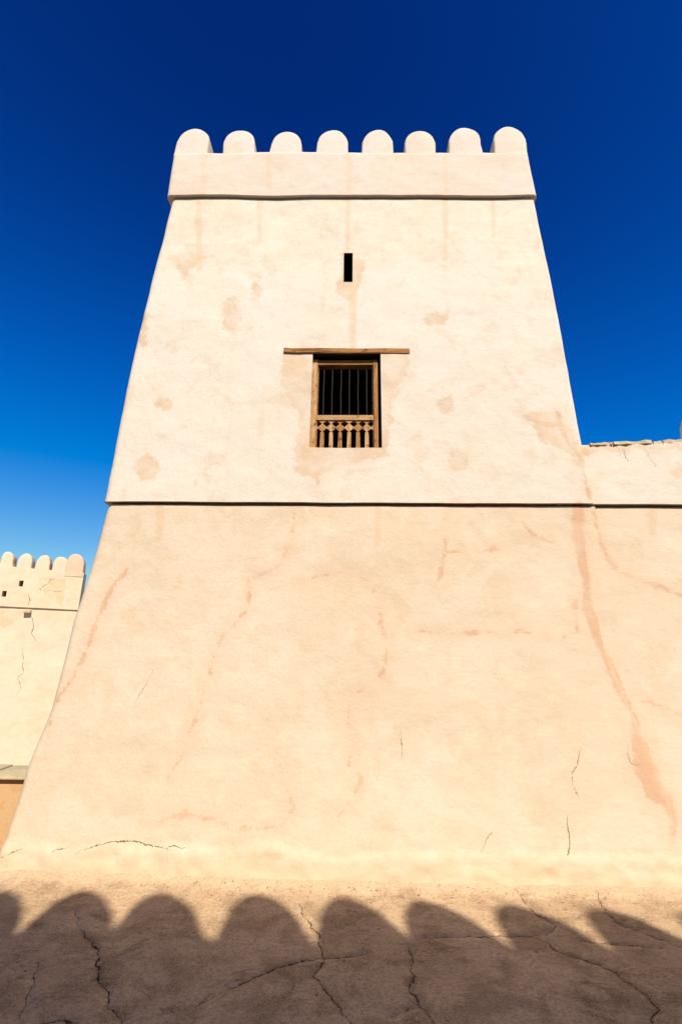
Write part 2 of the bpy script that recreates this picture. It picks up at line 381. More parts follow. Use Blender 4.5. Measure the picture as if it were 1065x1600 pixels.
lL, lR = cb(168, 785), cb(905, 788)               # ledge above the base
pL, pR = cs(268, 309), cs(833, 309)               # under the parapet band
def lin(a, b):
    s = (b[1] - a[1]) / (b[0] - a[0]); return lambda u: a[1] + s * (np.asarray(u) - a[0])
zledge, zpar = lin(lL, lR), lin(pL, pR)
ptL, ptR = cp(270, 238), cp(826, 236); zptop = lin(ptL, ptR)
print('ledge z', lL, lR, 'parapet z', pL, pR, 'top', ptL, ptR)
def edge(pxs, c, ext=None):
    a = sorted([c(*p)[::-1] for p in pxs]); z = np.array([q[0] for q in a]); u = np.array([q[1] for q in a])
    def fn(zz):
        zz = np.asarray(zz, float); r = np.interp(zz, z, u)
        lo = (u[1] - u[0]) / (z[1] - z[0]); hi = (u[-1] - u[-2]) / (z[-1] - z[-2])
        r = np.where(zz < z[0], u[0] + lo * (np.maximum(zz, -0.3) - z[0]), r); return np.where(zz > z[-1], u[-1] + hi * (zz - z[-1]), r)
    return fn
bL = edge([(168, 785), (154, 835), (138, 890), (113, 965), (94, 1040), (75, 1110), (36, 1205), (22, 1255), (2, 1315)], cb)
bR = edge([(930, 788), (927, 870), (931, 950), (948, 1020), (978, 1090), (1005, 1160), (1035, 1230), (1055, 1300)], cb)
sL = edge([(268, 309), (252, 375), (236, 430), (207, 552), (178, 694), (161, 779)], cs)
sR = edge([(833, 309), (848, 380), (859, 430), (883, 555), (908.5, 688), (922, 760), (926, 784)], cs)
aL = edge([(260, 302), (270, 238), (274, 210)], cp)
aR = edge([(839, 302), (826, 237), (822, 210)], cp)
BACK = 4.9

def marks(P):
    """repair, patch and streak fields on the wall surface at points (u, z)"""
    rp = np.full(len(P), 1.0); pt = np.full(len(P), 1.0); st = np.zeros(len(P))
    pxm = 1 / 150.0
    def rep(c, lst):
        nonlocal rp
        q = [c(x, y) for x, y, _ in lst]; ws = [wv * 0.5 * pxm * 0.9 for _, _, wv in lst]
        rp = np.minimum(rp, seg_dist(P, q, ws)[0])
    for l in ([(903, 792, 20), (905, 850, 20), (915, 900, 13), (920, 950, 19), (930, 990, 16), (950, 1030, 16), (970, 1080, 14), (990, 1115, 10), (995, 1150, 17), (1005, 1190, 29), (1020, 1230, 35), (1040, 1245, 17), (1050, 1280, 14), (1053, 1310, 6)],
              [(900, 940, 8), (902, 985, 6), (880, 995, 2)],
              [(928, 800, 5), (945, 860, 7), (965, 890, 10), (1000, 903, 8), (1065, 930, 7)],
              [(697, 810, 4), (695, 860, 6), (690, 885, 7), (680, 915, 6)], [(695, 862, 5), (720, 863, 7), (740, 864, 2)], [(750, 862, 5), (775, 856, 9), (800, 865, 2)],
              [(815, 815, 4), (835, 835, 7), (870, 850, 3)],
              [(200, 888, 3), (180, 910, 11), (160, 950, 9), (145, 990, 7), (130, 1030, 6), (112, 1062, 4.5), (92, 1088, 5), (82, 1120, 3.5), (70, 1180, 1.5)],
              [(462, 792, 1.6), (456, 840, 2.4), (440, 880, 4), (390, 905, 4.4), (388, 950, 3.2), (345, 1000, 3.6), (325, 1060, 3.6), (310, 1110, 3.6), (285, 1180, 3.2), (262, 1215, 1.6)],
              [(470, 905, 2.4), (510, 898, 3.2), (545, 892, 3.2), (580, 910, 3.6), (590, 950, 4.4), (605, 1010, 3.6), (598, 1050, 2.4), (560, 1080, 3.2), (545, 1110, 2.8), (550, 1160, 3.6), (545, 1200, 4), (565, 1215, 4.4), (540, 1265, 4), (510, 1290, 2.8)],
              [(240, 1285, 3.6), (290, 1270, 4.8), (350, 1285, 4), (370, 1295, 3.2), (440, 1290, 4.4), (460, 1265, 6.8), (450, 1235, 2.8)],
              [(1005, 1095, 3), (1040, 1105, 8), (1075, 1118, 8)], [(640, 985, 3), (700, 990, 6), (780, 985, 5), (860, 990, 3)]): rep(cb, l)
    for l in ([(820, 650, 12), (845, 660, 10), (870, 664, 5)], [(872, 645, 13), (876, 668, 10), (890, 695, 6), (906, 712, 11), (912, 740, 7), (922, 778, 8)], [(915, 702, 16), (907, 712, 8)],
              [(497, 735, 7), (496, 770, 4)], [(640, 555, 3), (632, 590, 2)]): rep(cs, l)
    def pat(c, poly):
        nonlocal pt
        pt = np.minimum(pt, poly_sd(P, [c(*p) for p in poly]))
    pat(cs, [(440, 552), (436, 600), (448, 622), (462, 640), (466, 670), (456, 705), (462, 740), (495, 752), (520, 735), (560, 725), (605, 712), (614, 655), (622, 605), (640, 572), (640, 552)])
    pat(cs, [(258, 402), (300, 392), (330, 398), (300, 420), (285, 440), (272, 412)])
    pat(cs, [(535, 392), (556, 395), (572, 408), (562, 450), (550, 470), (528, 462), (522, 445), (533, 420)])
    pat(cs, [(820, 645), (870, 640), (905, 690), (908, 735), (880, 705), (845, 690)])
    for x, y, rx, ry in ((230, 731, 23, 21), (255, 629, 14, 15), (697, 632, 14, 17), (716, 722, 19, 17), (680, 498, 21, 11), (362, 492, 16, 28), (401, 455, 9, 17), (225, 515, 8, 30)):
        pat(cs, [(x + rx * math.cos(a), y + ry * math.sin(a)) for a in np.linspace(0, 2 * math.pi, 14)[:-1]])
    pat(cs, [(915, 690), (1065, 690), (1065, 700), (1030, 712), (990, 702), (965, 712), (940, 704), (918, 706)])
    pat(cs, [(1045, 730), (1080, 722), (1080, 750), (1055, 748)])
    for c, x, y0, y1, wpx in ((cs, 311, 310, 420, 9), (cs, 543, 312, 392, 8), (cs, 695, 312, 405, 7), (cs, 551, 460, 545, 9), (cs, 405, 312, 380, 6), (cp, 695, 242, 300, 6), (cp, 545, 242, 300, 7), (cp, 318, 242, 300, 7), (cp, 420, 245, 295, 5), (cs, 770, 312, 370, 6), (cb, 590, 790, 850, 6), (cb, 250, 792, 840, 8), (cb, 1020, 792, 830, 9)):
        a, b = c(x, y0), c(x, y1); d = seg_dist(P, [a, b], [wpx * pxm * 0.5, wpx * pxm * 0.3])[0]
        st = np.maximum(st, np.clip(1 - np.maximum(d, 0) / 0.05, 0, 1) * 0.75)
    # a band of older wash under the parapet, with a ragged lower limit
    zb = np.interp(P[:, 0], [cs(270, 405)[0], cs(420, 410)[0], cs(560, 400)[0], cs(850, 400)[0]], [cs(270, 425)[1], cs(420, 415)[1], cs(560, 403)[1], cs(850, 400)[1]])
    sh = (P[:, 1] > zledge(P[:, 0]) + 0.2)
    st = np.maximum(st, np.where(sh, np.clip((P[:, 1] - zb) / 0.12, 0, 0.42), 0))
    # damp along the foot
    st = np.maximum(st, np.clip((0.50 - P[:, 1]) / 0.50, 0, 1) * 0.8)
    return rp, pt, st
rj = random.Random(3)
WALL_CRACKS = [(jag([cb(*p) for p in l], 0.06, 0.012, rj), wv) for l, wv in (
    ([(908, 1165), (902, 1195), (895, 1205), (893, 1218), (898, 1235), (905, 1250)], 0.0026), ([(886, 1270), (886, 1290), (890, 1310), (889, 1327), (885, 1345)], 0.0042),
    ([(210, 1100), (225, 1075), (240, 1045)], 0.0018), ([(0, 1340), (20, 1332), (38, 1325)], 0.004), ([(78, 1333), (92, 1327), (105, 1325)], 0.003),
    ([(113, 1336), (130, 1328), (150, 1322), (172, 1316), (215, 1315), (245, 1322), (300, 1325)], 0.004), ([(745, 1340), (760, 1310), (772, 1296)], 0.002),
    ([(982, 1165), (978, 1180), (985, 1195), (1000, 1195)], 0.002), ([(260, 1322), (262, 1350)], 0.0015), ([(625, 1140), (628, 1190)], 0.0018), ([(0, 1372), (15, 1374)], 0.004))]
WALL_CRACKS += [([cs(*p) for p in l], 0.0016) for l in ([(498, 520), (498, 545)], [(555, 535), (555, 546)], [(644, 490), (646, 520)])]
WALL_CRACKS += [(jag([cs(*p) for p in l], 0.05, 0.01, rj), wv) for l, wv in (([(974, 698), (978, 712), (984, 722)], 0.003), ([(1008, 698), (1018, 718), (1032, 735)], 0.002))]

def apron_z(u): return 0.235 + 0.03 * vnoise(np.stack([u * 1.7, u * 0, u * 0], 1), 31) + 0.02 * vnoise(np.stack([u * 6, u * 0, u * 0], 1), 33)
def relief(u, z, seed=0):
    P = np.stack([u, np.zeros_like(u), z], 1)
    return 0.016 * fbm(P * 1.1, 3, 40 + seed) + 0.004 * fbm(P * 7, 3, 50 + seed)

def ring_wall(name, rows_t, zlo, zhi, eL, eR, g, fixed, du, holes=(), parent=None, mat=None, radius=0.07, apron=False, pinch=0.0, radius_r=None, reveal=0.4):
    """hollow battered tower storey; front face is a fine grid with holes, the corners are rounded"""
    fixed = sorted(fixed)
    NC = 6; radius_r = radius if radius_r is None else radius_r
    cols = []                                    # ('f', u) fixed columns or fraction columns towards the edges
    cu = np.arange(fixed[0], fixed[-1] + 1e-6, du) if len(fixed) == 2 else None
    if cu is None:
        cu = []
        for a, b in zip(fixed[:-1], fixed[1:]):
            k = max(1, int(round((b - a) / du))); cu += list(a + (b - a) * np.arange(k) / k)
        cu = np.array(cu + [fixed[-1]])
    nl = nr = max(4, int(1.9 / du))
    V = []; rows = []
    for t in rows_t:
        z0 = zlo(0) + (zhi(0) - zlo(0)) * t
        Lf, Rf = float(eL(z0)) , float(eR(z0))
        Lr, Rr = Lf + radius, Rf - radius_r
        us = np.concatenate([Lr + (cu[0] - Lr) * np.arange(nl) / nl, cu, cu[-1] + (Rr - cu[-1]) * np.arange(1, nr + 1) / nr])
        zs = zlo(us) + (zhi(us) - zlo(us)) * t
        ws = g(zs) + relief(us, zs)
        if apron:
            az = apron_z(us); ws = ws - 0.012 * np.clip((az - zs) / 0.05, 0, 1) - 0.016 * np.clip((az + .1 - zs) / 0.2, 0, 1) * fbm(np.stack([us * 9, zs * 0, zs * 13], 1), 4, 71)
        if pinch: ws = ws + pinch * np.clip((zs - (zhi(us) - 0.034)) / 0.006, 0, 1)      # added groove, shaped to trap a dark line under the course above
        wob = 0.014 * fbm(np.array([[0.3, 1.7, z0 * 1.3], [9.1, 4.2, z0 * 1.3]]), 3, 77)
        front = np.stack([us, ws, zs], 1)
        ang = np.linspace(0, math.pi / 2, NC + 1)[1:]
        zr, zl_ = zs[-1], zs[0]
        rc = np.stack([Rr + radius_r * np.sin(ang) + wob[1], ws[-1] + radius_r * (1 - np.cos(ang)), np.full(NC, zr)], 1)
        lc = np.stack([Lr - radius * np.sin(ang) + wob[0], ws[0] + radius * (1 - np.cos(ang)), np.full(NC, zl_)], 1)
        bk = BACK - 0.05 * z0
        side_r = np.stack([np.full(5, Rf + wob[1]), np.linspace(rc[-1, 1], bk, 6)[1:], np.full(5, zr)], 1)
        side_l = np.stack([np.full(5, Lf + wob[0]), np.linspace(lc[-1, 1], bk, 6)[1:], np.full(5, zl_)], 1)
        back = np.stack([np.linspace(Rf, Lf, 8)[1:-1], np.full(6, bk), np.linspace(zr, zl_, 8)[1:-1]], 1)
        rows.append(np.concatenate([front, rc, side_r, back, side_l[::-1], lc[::-1]])); nf = len(us)
    n = len(rows[0]); V = np.concatenate(rows); Fc = []
    hole_idx = []
    for (u0, u1, ta, tb) in holes:
        i0 = nl + int(np.argmin(abs(cu - u0))); i1 = nl + int(np.argmin(abs(cu - u1)))
        r0 = int(np.argmin(abs(np.array(rows_t) - ta))); r1 = int(np.argmin(abs(np.array(rows_t) - tb)))
        hole_idx.append((i0, i1, r0, r1))
    for r in range(len(rows) - 1):
        for i in range(n):
            if any(h[0] <= i < h[1] and h[2] <= r < h[3] for h in hole_idx): continue
            j = (i + 1) % n; Fc.append((r * n + i, r * n + j, (r + 1) * n + j, (r + 1) * n + i))
    extra = []; base = len(V); dark_faces = []
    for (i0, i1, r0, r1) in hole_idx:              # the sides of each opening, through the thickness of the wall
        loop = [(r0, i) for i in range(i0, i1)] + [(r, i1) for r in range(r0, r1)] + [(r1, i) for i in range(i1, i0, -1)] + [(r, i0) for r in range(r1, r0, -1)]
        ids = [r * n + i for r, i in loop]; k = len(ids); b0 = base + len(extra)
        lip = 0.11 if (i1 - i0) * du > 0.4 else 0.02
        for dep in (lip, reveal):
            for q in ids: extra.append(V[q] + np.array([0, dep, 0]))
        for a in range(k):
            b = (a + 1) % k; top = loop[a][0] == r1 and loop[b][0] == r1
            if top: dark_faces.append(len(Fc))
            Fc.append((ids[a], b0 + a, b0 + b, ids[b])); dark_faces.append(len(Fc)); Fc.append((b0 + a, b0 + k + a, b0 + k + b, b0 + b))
    if extra: V = np.concatenate([V, np.array(extra)])
    me = mesh_from(name, V, Fc)
    P = V[:, [0, 2]]; isf = V[:, 1] < g(V[:, 2]) + 0.35
    rp, pt, st = marks(P)
    setattr_f(me, 'repair', np.where(isf, rp, 1)); setattr_f(me, 'patch', np.where(isf, pt, 1)); setattr_f(me, 'streak', np.where(isf, st, 0))
    cf = crack_field(P, WALL_CRACKS); cf[~isf] = (1, -1, 0); setattr_v(me, 'crack', cf)
    o = link(name, me, mat, parent, smooth=50)
    if dark_faces:                                 # inside the openings: shade painted in as a near-black colour
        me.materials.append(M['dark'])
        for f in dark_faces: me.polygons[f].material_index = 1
    return o

# ------------------------------------------------------------ setting
ground = link('ground', mesh_from('ground', [(-900, -900, -3), (900, -900, -3), (900, 900, -3), (-900, 900, -3)], [(0, 1, 2, 3)]), M['sand']); tag(ground, kind='structure')

def gcast(px, py, z=0.0):
    d = ray(px, py); t = (z - CAMP.z) / d.z; p = CAMP + d * t; return (p.x, p.y)
def terrace():
    xs = np.concatenate([np.linspace(-9, -3.3, 12)[:-1], np.arange(-3.3, 3.3, 0.02), np.linspace(3.3, 12, 14)])
    ys = np.concatenate([np.linspace(-8, 2.2, 14)[:-1], np.arange(2.2, 4.75, 0.016), np.linspace(4.75, 6.35, 20)])
    X, Y = np.meshgrid(xs, ys); P = np.stack([X.ravel(), Y.ravel()], 1); P3 = np.c_[P, np.zeros(len(P))]
    z = 0.012 * fbm(P3 * 0.9, 3, 3) + 0.004 * fbm(P3 * 6, 4, 8)
    rr = random.Random(11)
    cr = [(jag([gcast(*p) for p in l], 0.045, 0.016, rr), wv) for l, wv in (
        ([(118, 1420), (122, 1445), (140, 1465), (153, 1485), (155, 1510), (160, 1535), (172, 1560), (180, 1580), (190, 1606)], 0.0046),
        ([(465, 1408), (480, 1435), (500, 1460), (505, 1500), (490, 1525), (510, 1550), (530, 1575), (550, 1606)], 0.0038),
        ([(800, 1390), (835, 1425), (868, 1447), (850, 1461)], 0.0028), ([(835, 1465), (880, 1490), (960, 1518), (1000, 1550), (1032, 1578), (1005, 1606)], 0.0042),
        ([(930, 1395), (945, 1420), (960, 1440), (1000, 1455), (1080, 1485)], 0.0032), ([(640, 1478), (645, 1500), (640, 1550), (665, 1580), (685, 1604)], 0.0038),
        ([(58, 1500), (50, 1540), (30, 1590)], 0.0018))]
    crb = [(jag([gcast(*p) for p in l], 0.05, 0.012, rr), wv) for l, wv in (
        ([(290, 1578), (320, 1562), (350, 1545), (390, 1530), (430, 1512), (470, 1502), (520, 1496), (580, 1492)], 0.0034),
        ([(862, 1452), (850, 1462), (810, 1463), (700, 1463), (650, 1467)], 0.0026), ([(60, 1598), (95, 1590), (130, 1594)], 0.004), ([(900, 1470), (960, 1475), (1040, 1480)], 0.0035),
        ([(610, 1590), (640, 1575)], 0.004))]
    ca, cbx = crack_field(P, cr), crack_field(P, crb)
    for c in (ca, cbx):                             # the cracks are shallow grooves with slumped edges
        z = z - 0.008 * np.clip(1 - np.abs(c[:, 0]) / 0.03, 0, 1) * (c[:, 1] > 0)
    # ground rises a little into the foot of the wall
    wv = (P[:, 0] * EW.x + (P[:, 1] - TO.y) * EW.y)
    z = z + 0.02 * np.clip((wv + 0.25) / 0.25, 0, 1.2) ** 2
    z = z + 0.016 * np.clip((wv + 0.16) / 0.16, 0, 1) * (1 + fbm(P3 * 4, 4, 23))      # drifted dust and crumbs against the wall
    dirt = np.clip(1 - np.abs(wv + 0.06) / 0.09, 0, 1) * np.clip(P[:, 0] * 0.35, 0, 0.9)
    dust = np.clip(1 - np.abs(wv) / 0.30, 0, 1)
    nx, ny = len(xs), len(ys)
    V = np.c_[P, z]
    Fc = [(j * nx + i, j * nx + i + 1, (j + 1) * nx + i + 1, (j + 1) * nx + i) for j in range(ny - 1) for i in range(nx - 1)]
    per = [i for i in range(nx)] + [j * nx + nx - 1 for j in range(1, ny)] + [(ny - 1) * nx + i for i in range(nx - 2, -1, -1)] + [j * nx for j in range(ny - 2, 0, -1)]
    b0 = len(V); low = V[per].copy(); low[:, 2] = -3.2; V = np.concatenate([V, low]); k = len(per)
    Fc += [(per[a], b0 + a, b0 + (a + 1) % k, per[(a + 1) % k]) for a in range(k)]
    me = mesh_from('terrace', V, Fc)
    pad = np.tile([1.0, -1.0, 0.0], (k, 1))
    setattr_v(me, 'crack', np.concatenate([ca, pad])); setattr_v(me, 'crack_b', np.concatenate([cbx, pad])); setattr_f(me, 'dirt', np.r_[dirt, np.zeros(k)]); setattr_f(me, 'dust', np.r_[dust, np.zeros(k)])
    o = link('terrace', me, M['ground'], smooth=50); tag(o, kind='structure'); return o
terrace()

# ------------------------------------------------------------ the tower
tower = empty('fort_tower', TO, -TH)
tag(tower, 'tall plastered fort tower with barred wooden window and row of rounded merlons', 'tower')
rb = np.concatenate([[-1.0], np.linspace(0, .98, 122), [.9885, .9912, .996, 1.0]])
rb[0] = -1.03
z0f = lambda u: np.asarray(u) * 0 - 0.02
ring_wall('base_wall', rb, z0f, lambda u: zledge(u) + 0.012, bL, bR, g_base, [-1.2, 1.2], 0.028, parent=tower, mat=M['base'], apron=True, pinch=0.07, radius_r=0.02)

WPX = dict(l=485.5, r=595.5, t=553, b=699.5)
wl = cs(WPX['l'], 630)[0]; wr = cs(WPX['r'], 630)[0]; wb = cs(540, WPX['b'])[1]; wt = cs(540, WPX['t'])[1]
sl0 = cs(536.7, 418)[0]; sl1 = cs(550.7, 418)[0]; sb = cs(544, 440)[1]; stp = cs(544, 395)[1]
zm = lambda u: zledge(u) + 0.0 + 0.003 * vnoise(np.stack([np.atleast_1d(u) * 2.5, np.atleast_1d(u) * 0, np.atleast_1d(u) * 0], 1), 61)
zpm = lambda u: zpar(u) + 0.006
def tfrac(z): return (z - float(zm(np.array([0.]))[0])) / (float(zpm(0)) - float(zm(np.array([0.]))[0]))
marks_t = [0, tfrac(wb), tfrac(wt), tfrac(sb), tfrac(stp), 1]
rt = []
for a, b in zip(marks_t[:-1], marks_t[1:]):
    k = max(1, int(round((b - a) * 4.1 / 0.03))); rt += list(a + (b - a) * np.arange(k) / k)
rt = [t for t in rt if t < .984] + [.9915, .9935, .997, 1.0]
zm0 = lambda u: (zm(np.atleast_1d(np.asarray(u, float))) if np.ndim(u) else float(zm(np.array([float(u)]))[0]))
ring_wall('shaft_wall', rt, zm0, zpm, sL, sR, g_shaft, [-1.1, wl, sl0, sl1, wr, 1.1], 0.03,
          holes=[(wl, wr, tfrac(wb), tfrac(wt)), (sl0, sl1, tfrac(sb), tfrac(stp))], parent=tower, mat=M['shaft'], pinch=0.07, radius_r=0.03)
# the soffit of the ledge: closes the step between the two storeys
def soffit(name, zf, eL, eR, gin, gout, mat, deep=0.30):
    us = np.linspace(float(eL(zf(0))), float(eR(zf(0))), 90); V = []; Fc = []
    for u in us:
        z = float(zf(np.array([u]))[0]) if np.ndim(zf(np.array([u]))) else float(zf(u))
        V.append((u, float(gout(z)) + float(relief(np.array([u]), np.array([z]))[0]) + 0.002, z)); V.append((u, float(gin(z)) + deep, z + 0.003))
    n = len(us)
    Fc = [(2 * i, 2 * i + 1, 2 * i + 3, 2 * i + 2) for i in range(n - 1)]
    return link(name, mesh_from(name, V, Fc), mat, tower)
soffit('ledge', lambda u: zm(np.atleast_1d(u)) + 0.001, sL, sR, g_base, g_shaft, M['shaft'])

def slab(name, z, eL, eR, g, mat, parent):
    L, Rr = float(eL(z)) + 0.03, float(eR(z)) - 0.03; f = float(g(z)) + 0.05
    me = bevel_box([(L, f, z - .1), (Rr, f, z - .1), (Rr, BACK - .4, z - .1), (L, BACK - .4, z - .1), (L, f, z), (Rr, f, z), (Rr, BACK - .4, z), (L, BACK - .4, z)], 0)
    return link(name, me, mat, parent)
slab('floor_slab', ZL0 + 0.35, sL, sR, lambda z: g_shaft(z) + .4, M['dark'], tower)  # added inside in near-black so the room behind the window stays dark
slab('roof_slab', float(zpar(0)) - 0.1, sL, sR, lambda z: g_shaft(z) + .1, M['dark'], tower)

# parapet band: a thick ring standing proud of the shaft
def parapet():
    th = 0.36; V = []; Fc = []; rows = []
    zbm = lambda u: zpar(u) + 0.004 * 0 + 0.005 * vnoise(np.stack([u * 1.6, u * 0, u * 0], 1), 91)
    for k, t in enumerate(np.linspace(0, 1, 26)):
        z0 = float(zpar(0)) + t * float(zptop(0) - zpar(0)); Lf, Rf = float(aL(z0)), float(aR(z0)); r = 0.06
        rt_ = 0.0
        us = np.linspace(Lf + r, Rf - r, 120); lo = zbm(us); hi = zptop(us) + 0.006 * fbm(np.stack([us * 3, us * 0, us * 0], 1), 3, 95)
        zs = lo + (hi - lo) * t; ws = g_par(zs) + relief(us, zs)
        if k == 25: ws = ws + 0.012
        ang = np.linspace(0, math.pi / 2, 6)[1:]; bk = BACK - 0.25
        rc = np.stack([Rf - r + r * np.sin(ang), ws[-1] + r * (1 - np.cos(ang)), np.full(5, zs[-1])], 1)
        lc = np.stack([Lf + r - r * np.sin(ang), ws[0] + r * (1 - np.cos(ang)), np.full(5, zs[0])], 1)
        rows.append(np.concatenate([np.stack([us, ws, zs], 1), rc, [[Rf, bk, zs[-1]], [Lf, bk, zs[0]]], lc[::-1]]))
    n = len(rows[0]); V = np.concatenate(rows); nr = len(rows)
    Fc = [(r * n + i, r * n + (i + 1) % n, (r + 1) * n + (i + 1) % n, (r + 1) * n + i) for r in range(nr - 1) for i in range(n)]
    # inner ring: top inner, bottom inner (bottom inner tucks into the shaft)
    def inner(row, dz):
        q = row.copy(); c = np.array([(aL(7.5) + aR(7.5)) / 2, BACK / 2])
        q[:, 0] = np.clip(q[:, 0], float(aL(7.8)) + th, float(aR(7.8)) - th); q[:, 1] = np.clip(q[:, 1], g_par(7.8) + th, BACK - 0.25 - th); q[:, 2] += dz; return q
    ti = len(V); V = np.concatenate([V, inner(rows[-1], 0.004), inner(rows[0], 0.01)]); bi = ti + n
    for i in range(n):
        j = (i + 1) % n
        Fc.append(((nr - 1) * n + i, (nr - 1) * n + j, ti + j, ti + i)); Fc.append((ti + i, ti + j, bi + j, bi + i)); Fc.append((bi + i, bi + j, j, i))
    me = mesh_from('parapet', V, Fc); P = V[:, [0, 2]]; rp, pt, st = marks(P)
    setattr_f(me, 'repair', rp * 0 + 1); setattr_f(me, 'patch', pt * 0 + 1); setattr_f(me, 'streak', st); setattr_v(me, 'crack', np.tile([1., -1., 0.], (len(V), 1)))
    return link('parapet', me, M['parapet'], tower, smooth=45)
parapet()
MER = [(270.5, 323, 199.5), (347, 397, 201), (420, 470, 203.5), (492, 543, 201.5), (565, 614, 200.5), (632, 682, 202), (702, 754, 198), (772.5, 824.5, 196)]
for k, (a, b, t) in enumerate(MER):
    ua, za = cp(a, 237); ub, _ = cp(b, 237); uc = (ua + ub) / 2; zt = cp((a + b) / 2, t)[1]; zb = float(zptop(uc))
    me = merlon_mesh(ub - ua, zt - zb, 0.36 if k in (0, 7) else 0.27, 20 + k, taper=0.012, archp=random.uniform(1.0, 1.14), bev=0.03, lean=0.03)
    n = len(me.vertices)
    setattr_f(me, 'repair', [1.0] * n); setattr_f(me, 'patch', [1.0] * n); setattr_f(me, 'streak', [0.0] * n); setattr_v(me, 'crack', np.tile([1., -1., 0.], (n, 1)))
    o = link('merlon', me, M['parapet'], tower, smooth=40); o.location = (uc, float(g_par(zb)) + 0.012, zb + 0.004)

# ------------------------------------------------------------ the window: frame, rails, iron bars and fretted balusters
def wz(zx, zy): return 470 + zx / 7.607, 530 + zy / 7.607
INS = 0.06
def cw(zx, zy): return cast(*wz(zx, zy), g_shaft, INS)
def wbox(name, u0, u1, z0, z1, i0, i1, mat, parent, bev=0.005, skew=0.0):
    V = []
    for z, us in ((z0, (u0, u1)), (z1, (u0 + skew, u1 + skew))):
        for u, i in ((us[0], i0), (us[1], i0), (us[1], i1), (us[0], i1)): V.append((u, float(g_shaft(z)) + i, z))
    return link(name, bevel_box(V, bev), mat, parent, smooth=40)
fl0 = cw(100, 800)[0]; fl1 = cw(184, 800)[0]; fr0 = cw(864, 800)[0]; fr1 = cw(916, 800)[0]
fb = wb + 0.004; ft = cw(520, 240)[1]; rail_b = cw(520, 300)[1]; mid_t = cw(520, 897)[1]; mid_b = cw(520, 956)[1]
# inner bead, the window's own frame mesh
def ring_frame():
    bm = bmesh.new()
    def bx(u0, u1, z0, z1, i0, i1):
        vv = [bm.verts.new((u, float(g_shaft(z)) + i, z)) for z in (z0, z1) for u, i in ((u0, i0), (u1, i0), (u1, i1), (u0, i1))]
        for f in ((0, 3, 2, 1), (4, 5, 6, 7), (0, 1, 5, 4), (1, 2, 6, 5), (2, 3, 7, 6), (3, 0, 4, 7)): bm.faces.new([vv[i] for i in f])
    bx(fl1 - .004, fl1 + .012, fb, rail_b + .01, INS + .03, INS + .09); bx(fr0 - .010, fr0 + .004, fb, rail_b + .01, INS + .03, INS + .09)
    bx(fl1 + .013, fr0 - .011, rail_b - .008, rail_b + .008, INS + .03, INS + .09)
    bmesh.ops.recalc_face_normals(bm, faces=bm.faces[:]); me = bpy.data.meshes.new('window'); bm.to_mesh(me); bm.free()
    return link('window', me, M['wood_h'], tower)
win = ring_frame(); tag(win, label='weathered brown wooden window with iron bars above fretted balusters')
wbox('stile', fl0, fl1, fb, ft, INS, INS + .10, M['wood_pale'], win); wbox('stile', fr0, fr1, fb, ft - .004, INS, INS + .10, M['wood_v'], win)
wbox('rail', fl1 + .002, fr0 - .002, rail_b, ft - .008, INS + .006, INS + .10, M['wood_h'], win)
wbox('rail', fl1 + .002, fr0 - .002, mid_b, mid_t, INS + .008, INS + .09, M['wood_pale_h'], win)
wbox('sill', wl + .004, wr - .004, wb - .02, wb + .003, INS + .02, INS + .3, M['wood_h'], win, 0.002)
def bar_mesh(L, r):
    V = []; Fc = []; n = 8
    for k, z in enumerate(np.linspace(0, L, 6)):
        for a in range(n): V.append((r * math.cos(a * 2 * math.pi / n) + 0.002 * math.sin(k * 2.1), 0.052 * z + r * math.sin(a * 2 * math.pi / n), z))
    for k in range(5): Fc += [(k * n + a, k * n + (a + 1) % n, (k + 1) * n + (a + 1) % n, (k + 1) * n + a) for a in range(n)]
    return mesh_from('bar', V, Fc)
bmz = bar_mesh(rail_b + .01 - mid_t + .01, 0.0046)
for zx in (266, 368, 474, 574, 678, 782):
    u = cw(zx, 600)[0]; z = mid_t - .01
    o = link('bar', bmz, M['iron'] if not bmz.materials else None, win); o.location = (u, float(g_shaft(z)) + INS + .05, z)
for p in bmz.polygons: p.use_smooth = True
